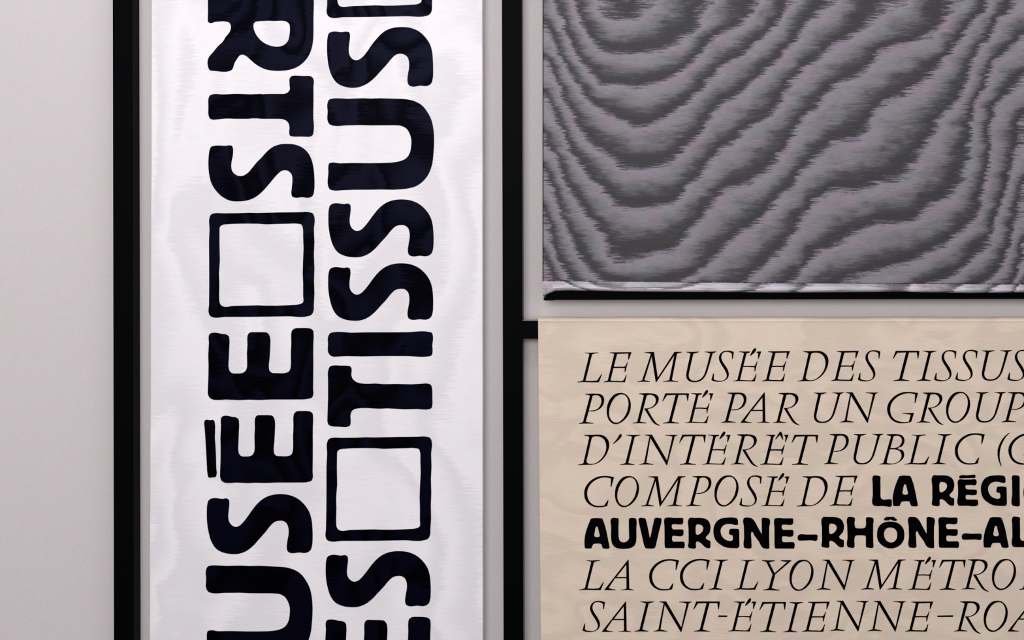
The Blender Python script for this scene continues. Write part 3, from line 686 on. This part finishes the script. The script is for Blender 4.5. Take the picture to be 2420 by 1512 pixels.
A10 = 10.0792
G = {   # glyph: (origin x, origin y, scale, anchor in crop, loops)
'L': (1360, 810, A10, (45, 935), ["45,942 200,932 375,940 558,938 632,745 620,740 ~555,835 ~510,895 470,900 370,908 238,900 395,275 ~440,258 545,240 545,226 440,230 330,236 220,228 215,238 ~300,255 330,270 178,895 ~130,912 45,930"]),
'E': (1360, 810, A10, (665, 935), ["665,938 800,930 900,933 1180,938 1220,765 1205,760 ~1160,860 ~1130,898 1000,905 900,905 832,893 905,600 1060,595 1172,600 1168,690 1188,692 1247,458 1232,455 ~1205,520 ~1180,555 1050,565 913,568 990,270 1000,262 1260,255 1252,398 1270,398 1337,220 1100,222 815,225 810,238 ~900,255 922,265 770,893 ~740,905 670,928"]),
'M': (1360, 810, A10, (1470, 928), ["1470,932 1620,925 1775,930 1780,918 ~1700,898 1640,888 1814,325 1912,938 1922,942 2352,298 2232,885 ~2190,898 2090,920 2092,930 2250,922 2440,930 2445,915 ~2350,902 2297,882 2417,262 ~2440,250 2530,228 2532,214 2357,213 1960,825 1870,215 1650,218 1645,230 ~1760,252 1795,265 1588,888 ~1560,900 1475,920"]),
'U': (1580, 810, A10, (425, 215), ["425,212 425,225 ~500,245 522,262 ~440,640 ~420,770 ~440,860 ~490,910 ~560,932 ~640,935 ~740,915 ~830,850 ~900,740 ~950,590 1050,250 ~1080,238 1138,215 1138,203 1000,210 860,208 858,218 ~940,235 990,258 ~890,630 ~840,770 ~770,855 ~690,895 ~620,903 ~540,885 ~490,830 ~480,760 ~495,680 590,258 ~640,245 725,218 725,207 580,215"]),
'S': (1580, 810, A10, (1018, 885), ["1512,382 1532,382 1555,215 ~1480,192 ~1390,185 ~1310,200 ~1240,250 ~1203,325 ~1205,410 ~1240,490 ~1310,600 ~1360,690 ~1385,760 ~1375,830 ~1330,880 ~1260,902 ~1180,898 ~1110,885 1078,868 1082,725 1065,725 1018,885 ~1060,908 ~1150,925 ~1240,925 ~1330,900 ~1400,850 ~1433,780 ~1430,700 ~1400,620 ~1330,510 ~1280,430 ~1258,350 ~1270,280 ~1310,230 ~1380,215 ~1450,225 ~1490,245 1508,265"]),
'Ea': (1580, 810, A10, (1530, 912), ["1530,915 1700,908 2055,918 2095,745 2080,742 ~2035,840 ~2005,880 1860,890 1702,880 1775,575 1900,572 2048,582 2045,675 2062,675 2120,440 2105,438 ~2080,495 ~2055,540 1930,545 1783,548 1855,258 1870,245 1925,238 1938,203 1800,206 1680,202 1680,215 ~1780,238 1795,250 1640,875 ~1610,890 1535,905",
    "2085,238 2135,243 2128,382 2145,382 2210,205 2120,205", "~2025,150 ~2055,125 ~2080,135 ~2085,165 1960,308 1938,300"]),
'Ec': (1660, 1000, 7.5594, (1030, 740), ["1030,742 1130,738 1420,745 1450,612 1438,612 ~1405,680 ~1380,717 1280,722 1155,715 1213,490 1300,485 1412,492 1412,558 1427,560 1472,382 1460,382 ~1440,425 ~1420,458 1330,463 1220,465 1272,242 1290,230 1303,205 1140,205 1137,215 ~1200,228 1225,240 1110,705 ~1080,722 1030,735",
    "1460,205 1540,205 1487,337 1475,335 1485,250 1465,222", "~1372,168 ~1390,148 ~1408,158 1445,288 1432,295 1385,208 1312,288 1300,283"]),
'D': (1780, 810, A10, (1050, 912), ["1050,918 1250,912 1370,912 ~1440,900 ~1560,845 ~1680,730 ~1760,590 ~1793,460 ~1780,350 ~1720,260 ~1630,205 ~1530,193 1380,198 1195,198 1190,210 ~1290,235 1318,252 1178,870 ~1150,885 1055,905",
    "1380,262 ~1420,240 ~1500,233 ~1590,250 ~1670,310 ~1712,400 ~1722,500 ~1700,610 ~1650,710 ~1570,800 ~1480,865 ~1400,887 ~1320,885 ~1270,862 ~1253,820 1262,770"]),
'T': (1980, 810, A10, (1320, 900), ["1320,908 1450,903 1600,905 1700,908 1708,895 ~1600,875 1532,855 1695,228 1880,228 1905,375 1920,375 1945,190 1650,188 1380,190 1308,378 1325,378 1420,235 1625,228 1465,855 ~1430,872 1325,893"]),
'I': (1980, 810, A10, (1878, 900), ["1878,907 2020,902 2210,907 2215,892 ~2120,872 2070,858 2222,240 ~2260,225 2355,200 2355,188 2180,192 2025,188 2020,198 ~2120,222 2158,238 2005,855 ~1980,870 1880,895"]),
'P': (1360, 900, A10, (80, 1017), ["80,1022 200,1015 425,1015 432,1002 ~340,990 245,972 315,720 ~380,725 ~450,718 ~560,675 ~640,600 ~680,500 ~683,430 ~650,350 ~580,310 ~500,302 235,305 232,320 ~310,335 345,350 180,975 ~150,990 85,1010",
    "410,350 ~480,338 ~550,350 ~600,400 ~618,470 ~600,560 ~550,640 ~470,690 ~400,703 318,705"]),
'O': (1360, 900, A10, (742, 1027), ["~745,700 ~765,560 ~840,410 ~950,310 ~1070,285 ~1170,302 ~1260,380 ~1310,490 ~1318,600 ~1290,740 ~1210,880 ~1100,980 ~980,1027 ~880,1010 ~790,920 ~750,800",
    "~800,740 ~820,620 ~880,480 ~970,370 ~1070,322 ~1160,330 ~1230,400 ~1262,520 ~1250,650 ~1200,800 ~1110,920 ~1020,985 ~950,992 ~870,950 ~815,860"]),
'R': (1360, 900, A10, (1362, 1007), ["1362,1012 1500,1005 1690,1010 1692,995 ~1600,980 1535,965 1700,345 ~1770,330 ~1850,350 ~1900,400 ~1915,470 ~1890,550 ~1830,610 ~1750,645 1635,655 ~1780,890 ~1850,990 ~1930,1045 2005,1068 2012,1055 ~1930,1005 ~1870,930 1715,672 ~1800,650 ~1890,600 ~1960,520 ~1985,440 ~1965,360 ~1900,312 ~1820,297 1520,295 1515,308 ~1590,328 1628,345 1472,970 ~1440,985 1365,1003"]),
'A': (1580, 900, A10, (1708, 998), ["1708,998 1980,998 1983,985 ~1880,970 1812,950 1968,715 2238,715 2240,960 ~2200,975 2110,985 2110,998 2250,993 2411,1003 2411,990 ~2350,975 2306,965 2291,272 2280,270", "2000,688 2235,390 2238,688"]),
'N': (1980, 900, A10, (45, 983), ["45,988 200,980 380,988 385,975 ~290,955 215,938 315,352 700,1000 712,1000 892,318 ~920,300 960,285 960,275 790,275 662,275 662,288 ~770,300 838,320 710,885 350,268 240,270 190,270 188,285 ~260,300 290,312 165,938 ~120,958 48,978"]),
'G': (1980, 900, A10, (1173, 1005), ["1845,525 1828,525 1842,320 ~1780,302 ~1690,295 ~1580,308 ~1450,360 ~1330,460 ~1265,570 ~1248,700 ~1280,830 ~1360,920 ~1470,965 ~1570,978 1690,970 1738,805 ~1650,790 1535,778 1535,765 1660,765 1815,758 1752,970 ~1690,990 ~1560,1008 ~1430,1000 ~1290,930 ~1210,820 ~1175,690 ~1195,560 ~1270,440 ~1400,330 ~1550,270 ~1700,262 ~1810,270 1912,288"]),
'C': (2180, 1000, A10, (772, 985), ["1420,500 1402,500 1412,300 ~1350,283 ~1260,275 ~1150,290 ~1020,350 ~920,440 ~860,550 ~843,670 ~870,790 ~930,880 ~1030,940 ~1130,952 1250,945 ~1290,880 1338,812 1352,815 1322,955 ~1260,970 ~1130,985 ~1000,970 ~880,905 ~800,800 ~773,670 ~790,540 ~860,420 ~970,320 ~1110,255 ~1240,238 ~1360,243 1485,268"]),
'(': (2180, 1000, A10, (1790, 1000), ["2060,228 2080,235 ~2000,310 ~1920,440 ~1860,590 ~1840,740 ~1848,880 1888,1015 1868,1018 ~1820,900 ~1790,760 ~1795,620 ~1850,470 ~1950,320"]),
"'": (1360, 1000, 7.5594, (670, 368), ["~780,215 ~800,193 ~822,198 ~825,225 ~800,265 682,370 670,362 ~740,280"]),
'B': (1900, 1000, 7.5594, (1345, 730), ["1345,735 1450,735 1540,738 ~1640,720 ~1730,670 ~1785,600 ~1790,540 ~1760,480 ~1680,450 ~1750,410 ~1793,340 ~1790,270 ~1750,215 ~1680,197 1480,198 1475,208 ~1530,225 1555,235 1420,705 ~1400,715 1348,727",
    "1600,235 ~1650,222 ~1710,235 ~1747,280 ~1745,340 ~1710,400 ~1650,435 1545,440", "1535,465 1620,465 ~1700,490 ~1740,550 ~1735,620 ~1690,680 ~1610,715 ~1530,717 ~1485,705 1480,680"]),
'Y': (1680, 1302, 7.1994, (885, 660), ["885,665 1000,665 1165,672 1170,658 ~1090,645 1035,628 1097,395 1378,155 1192,155 1190,165 ~1250,178 1300,182 1085,375 993,190 1040,178 1090,165 1090,155 975,158 870,152 870,165 ~930,180 945,190 1048,395 987,628 ~950,645 885,655"]),
'-': (1680, 1302, 7.1994, (122, 1120), ["132,1093 283,1095 275,1122 122,1120"]),
'_': (2000, 1302, 7.1994, (1548, 1122), ["1552,1097 1820,1092 1815,1120 1548,1122"]),
}
SER = {}
for k, (ox, oy, s, an, loops) in G.items():
    ls = loops_px(loops, ox, oy, s)
    a = np.array([ox + an[0] / s, oy + an[1] / s])
    nm = {'(': 'parenthesis', "'": 'apostrophe', '-': 'hyphen', '_': 'dash'}.get(k, 'letter')
    me = print_mesh(nm, ls, SY - 0.0005); me.materials.append(M_ink2)
    SER[k] = (nm, me, a)
def put(nm, me, dx, dy, label):
    kk = (3.0 + SY - 0.0005) / 3000.0
    o = bpy.data.objects.new(nm, me); C.objects.link(o); o.parent = textc
    o.location = (dx * kk, 0, -dy * kk)
    o['label'] = label
LINES = """L 1364.5 902.8;E 1426.0 902.8;M 1505.9 902.1;U 1622.2 831.3;S 1681.0 897.8;Ea 1731.8 900.5;E 1800.3 900.5;D 1884.2 900.5;E 1963.1 899.8;S 2027.3 896.8;T 2111 899.3;I 2166.3 899.3;S 2207.3 896.5;S 2257.4 895.8;U 2320.9 828.1;S 2380.4 895.8
P 1367.9 1000.9;O 1433.6 1001.9;R 1495.1 999.9;T 1566.4 999.7;Ea 1618.5 999.2;P 1704.2 998.5;A 1749.5 999.0;R 1825.1 999.0;U 1923.9 927.8;N 1984.5 997.5;G 2096.4 999.7;R 2165.3 998.2;O 2235.6 999.0;U 2307 926.8;P 2367.0 997.2
D 1366.0 1098.2;' 1448.6 1048.7;I 1465.8 1097.8;N 1510.4 1097.6;T 1606.3 1097.4;Ea 1659.2 1097.4;R 1726.8 1097.0;Ec 1796.3 1097.9;T 1871.7 1097.7;P 1946.0 1096.3;U 2017.7 1025.8;B 2077.9 1096.6;L 2138.1 1097.0;I 2201.6 1096.2;C 2256.6 1097.7;( 2357.6 1099.2;G 2382.9 1097.5
C 1380.5 1198.5;O 1453.0 1198.2;M 1515.0 1195.9;P 1621.3 1195.6;O 1688.2 1196.6;S 1747.3 1192.6;Ea 1798.2 1195.6;D 1882.3 1196.0;E 1960.2 1194.7
L 1369.0 1393.6;A 1427.8 1394.1;C 1534.0 1395.0;C 1606.8 1394.5;I 1673.9 1392.6;L 1734.2 1392.8;Y 1802.9 1393.7;O 1865.4 1396.0;N 1929.7 1393.0;M 2035.1 1392.6;Ea 2144.9 1393.2;T 2220.4 1392.8;R 2272.2 1392.1;O 2344.0 1394.1;P 2408.3 1392.9
S 1376.4 1489.1;A 1421.8 1493.0;I 1498.9 1491.5;N 1544.0 1491.7;T 1639.5 1491.5;- 1696.9 1457.6;Ea 1720.0 1491.4;T 1795.7 1492.7;I 1850.8 1493.0;E 1894.6 1492.4;N 1962.4 1490.0;N 2050.3 1490.6;E 2138.9 1492.0;_ 2215.0 1457.8;R 2253.5 1491.4;O 2324.5 1492.9;A 2381.2 1492.0"""
for line in LINES.split('\n'):
    for t in line.split(';'):
        k, x, y = t.split()
        nm, me, a = SER[k]
        put(nm, me, float(x) - a[0], float(y) - a[1], 'thin black italic serif print')

BOLD = {
'A': (1360, 1200, A10, ["~352,290 ~370,258 ~410,245 600,243 ~640,260 ~660,300 812,920 ~812,950 ~790,966 680,968 ~652,955 ~630,905 ~612,862 ~580,852 ~480,852 ~430,862 ~405,900 380,962 ~350,965 250,965 ~225,950 ~218,925", "~500,445 ~520,450 ~545,520 ~565,600 ~577,660 ~565,685 ~540,693 490,693 ~460,680 ~447,650 ~460,570 ~475,490"]),
'U': (1360, 1200, A10, ["~845,270 ~870,243 1000,243 ~1022,250 ~1028,280 1023,450 1025,640 ~1035,730 ~1060,785 ~1110,815 ~1180,815 ~1230,790 ~1270,740 1275,600 1270,450 1270,290 ~1280,255 ~1310,240 1410,240 ~1440,255 ~1452,290 1450,500 ~1450,720 ~1440,820 ~1400,900 ~1320,950 ~1200,972 ~1080,972 ~960,945 ~890,880 ~855,780 845,650 850,450"]),
'V': (1360, 1200, A10, ["~1500,275 ~1515,245 1640,242 ~1665,255 ~1685,310 1735,530 1765,690 1777,705 1787,690 1830,480 1875,270 ~1895,240 2010,240 ~2045,250 ~2050,285 2000,520 1940,780 ~1905,920 ~1890,950 ~1860,963 1720,965 ~1670,955 ~1640,900 1600,740 1540,480 1502,310"]),
'E': (1780, 1200, A10, ["~500,290 ~515,255 ~550,243 750,248 920,246 ~950,260 ~953,310 ~940,385 ~920,398 760,398 ~700,403 ~680,430 ~688,490 ~710,518 750,522 920,522 ~950,535 ~960,570 958,630 ~945,665 ~910,682 750,675 ~700,680 ~688,710 ~688,770 ~710,808 760,815 930,812 ~970,822 ~988,860 985,930 ~970,965 920,968 560,967 ~520,955 ~512,920 508,700 505,450"]),
'R': (1580, 1200, A10, ["~478,265 ~510,235 600,235 760,235 ~870,255 ~950,310 ~995,410 ~997,510 ~970,600 ~900,680 ~885,705 ~900,735 ~950,770 ~990,785 1000,820 997,930 ~980,955 920,957 ~880,940 780,845 ~710,805 ~680,800 ~655,820 650,870 655,930 ~645,955 500,957 ~478,945 478,800 475,500", "~650,430 ~665,400 ~740,396 ~790,415 ~823,460 ~820,530 ~780,590 ~720,632 ~680,640 ~655,620 645,550"]),
'G': (1580, 1200, A10, ["~1655,350 ~1650,395 ~1620,408 ~1500,385 ~1400,382 ~1310,415 ~1250,490 ~1240,570 ~1265,660 ~1330,740 ~1410,778 ~1500,782 ~1530,755 1533,700 ~1520,655 ~1490,642 1460,640 ~1442,620 1445,540 ~1460,505 ~1490,497 1640,497 ~1675,515 1683,560 1688,850 ~1683,920 ~1650,953 1560,957 1480,955 ~1370,940 ~1230,870 ~1130,780 ~1080,660 ~1068,530 ~1090,420 ~1160,310 ~1260,250 ~1400,230 ~1560,232 ~1630,250 1652,290"]),
'N': (1580, 1200, A10, ["~1790,250 ~1810,235 1950,235 ~1985,250 2150,500 2212,615 2222,615 2220,450 2218,260 ~2230,243 2370,243 ~2398,260 2398,480 2395,700 2400,850 2402,950 ~2390,965 2280,965 ~2240,945 2150,800 2040,650 ~1995,573 ~1980,570 ~1970,590 1972,750 1980,930 ~1965,955 1820,957 ~1803,940 1800,700 1795,450"]),
'_': (1780, 1200, A10, ["~1068,660 ~1085,643 1300,635 1500,632 ~1525,645 1530,740 ~1520,770 1380,772 1100,780 ~1075,765"]),
'H': (1980, 1200, A10, ["~223,250 ~240,225 380,223 ~402,240 398,350 405,430 ~420,470 ~460,485 600,487 ~645,470 ~665,430 668,250 ~680,232 815,228 ~840,245 842,400 840,600 845,800 850,920 ~840,943 710,945 ~680,935 668,900 668,700 ~655,665 ~620,655 470,652 ~420,665 ~403,705 400,900 ~390,938 250,940 ~233,925 232,700 225,450"]),
'O': (1980, 1200, A10, ["~935,620 ~960,480 ~1040,380 ~1150,335 ~1260,325 ~1390,345 ~1500,410 ~1570,520 ~1585,640 ~1570,760 ~1500,870 ~1390,940 ~1270,965 ~1150,945 ~1030,870 ~955,770", "~1100,620 ~1130,520 ~1190,475 ~1270,468 ~1350,495 ~1405,570 ~1415,660 ~1390,750 ~1330,810 ~1260,822 ~1180,795 ~1120,720"]),
'Oc': (1980, 1200, A10, ["~935,620 ~960,480 ~1040,380 ~1150,335 ~1260,325 ~1390,345 ~1500,410 ~1570,520 ~1585,640 ~1570,760 ~1500,870 ~1390,940 ~1270,965 ~1150,945 ~1030,870 ~955,770", "~1100,620 ~1130,520 ~1190,475 ~1270,468 ~1350,495 ~1405,570 ~1415,660 ~1390,750 ~1330,810 ~1260,822 ~1180,795 ~1120,720", "~1100,275 1150,215 1330,212 1410,275 ~1405,298 1295,298 1250,272 1215,298 1110,297"]),
'L': (2040, 1110, 12.095, ["~268,210 ~290,170 450,172 ~485,190 490,300 495,520 493,720 ~505,800 ~535,835 760,837 ~805,850 820,890 818,1010 ~805,1038 620,1038 520,1032 440,1038 320,1030 ~280,1000 275,700 270,400"]),
'Ea': (2220, 1110, 12.095, ["~530,320 ~560,278 700,278 900,275 ~1050,282 1068,330 ~1055,410 ~1030,438 920,435 800,435 ~750,450 ~745,490 ~770,545 850,560 1030,562 ~1070,590 1073,660 ~1060,705 ~1010,720 800,715 ~760,725 750,790 ~770,838 830,848 1060,848 ~1100,870 1110,930 ~1100,1010 ~1070,1027 800,1027 570,1030 ~540,1010 535,700 533,480", "~568,190 ~585,172 800,155 1000,135 ~1025,148 1033,205 ~1020,228 960,235 580,242 ~570,225"]),
'I': (2220, 1110, 12.095, ["~2070,205 ~2100,165 2250,163 ~2285,185 2297,230 2295,500 2298,750 2303,1010 ~2290,1030 2110,1030 ~2085,1010 2083,700 2080,500 2080,300"]),
}
BO = {}
for k, (ox, oy, s, loops) in BOLD.items():
    ls = loops_px(loops, ox, oy, s)
    a, b_ = bbox(ls)
    nm = 'dash' if k == '_' else 'letter'
    me = print_mesh(nm, ls, SY - 0.0005); me.materials.append(M_ink2)
    BO[k] = (nm, me, (a[0], b_[1]))
# None = where it was traced, else bounding box left and bottom
BL = [('L', None), ('A', (2109.5, 1196.4)), ('R', (2201.6, 1196.0)), ('Ea', None), ('G', (2318.0, 1195.6)), ('I', None), ('O', (2418.8, 1196.5)),
      ('A', None), ('U', None), ('V', None), ('E', (1569.3, 1295.2)), ('R', None), ('G', None), ('N', None), ('E', None), ('_', None), ('R', (1940.9, 1294.5)), ('H', None), ('Oc', None),
      ('N', (2145.5, 1295.2)), ('E', (2217.5, 1294.5)), ('_', (2272.8, 1275.9)), ('A', (2324.1, 1294.5)), ('L', (2390.8, 1294.7))]
for k, pos in BL:
    nm, me, a = BO[k]
    put(nm, me, *((0, 0) if pos is None else (pos[0] - a[0], pos[1] - a[1])), 'heavy rounded black print')
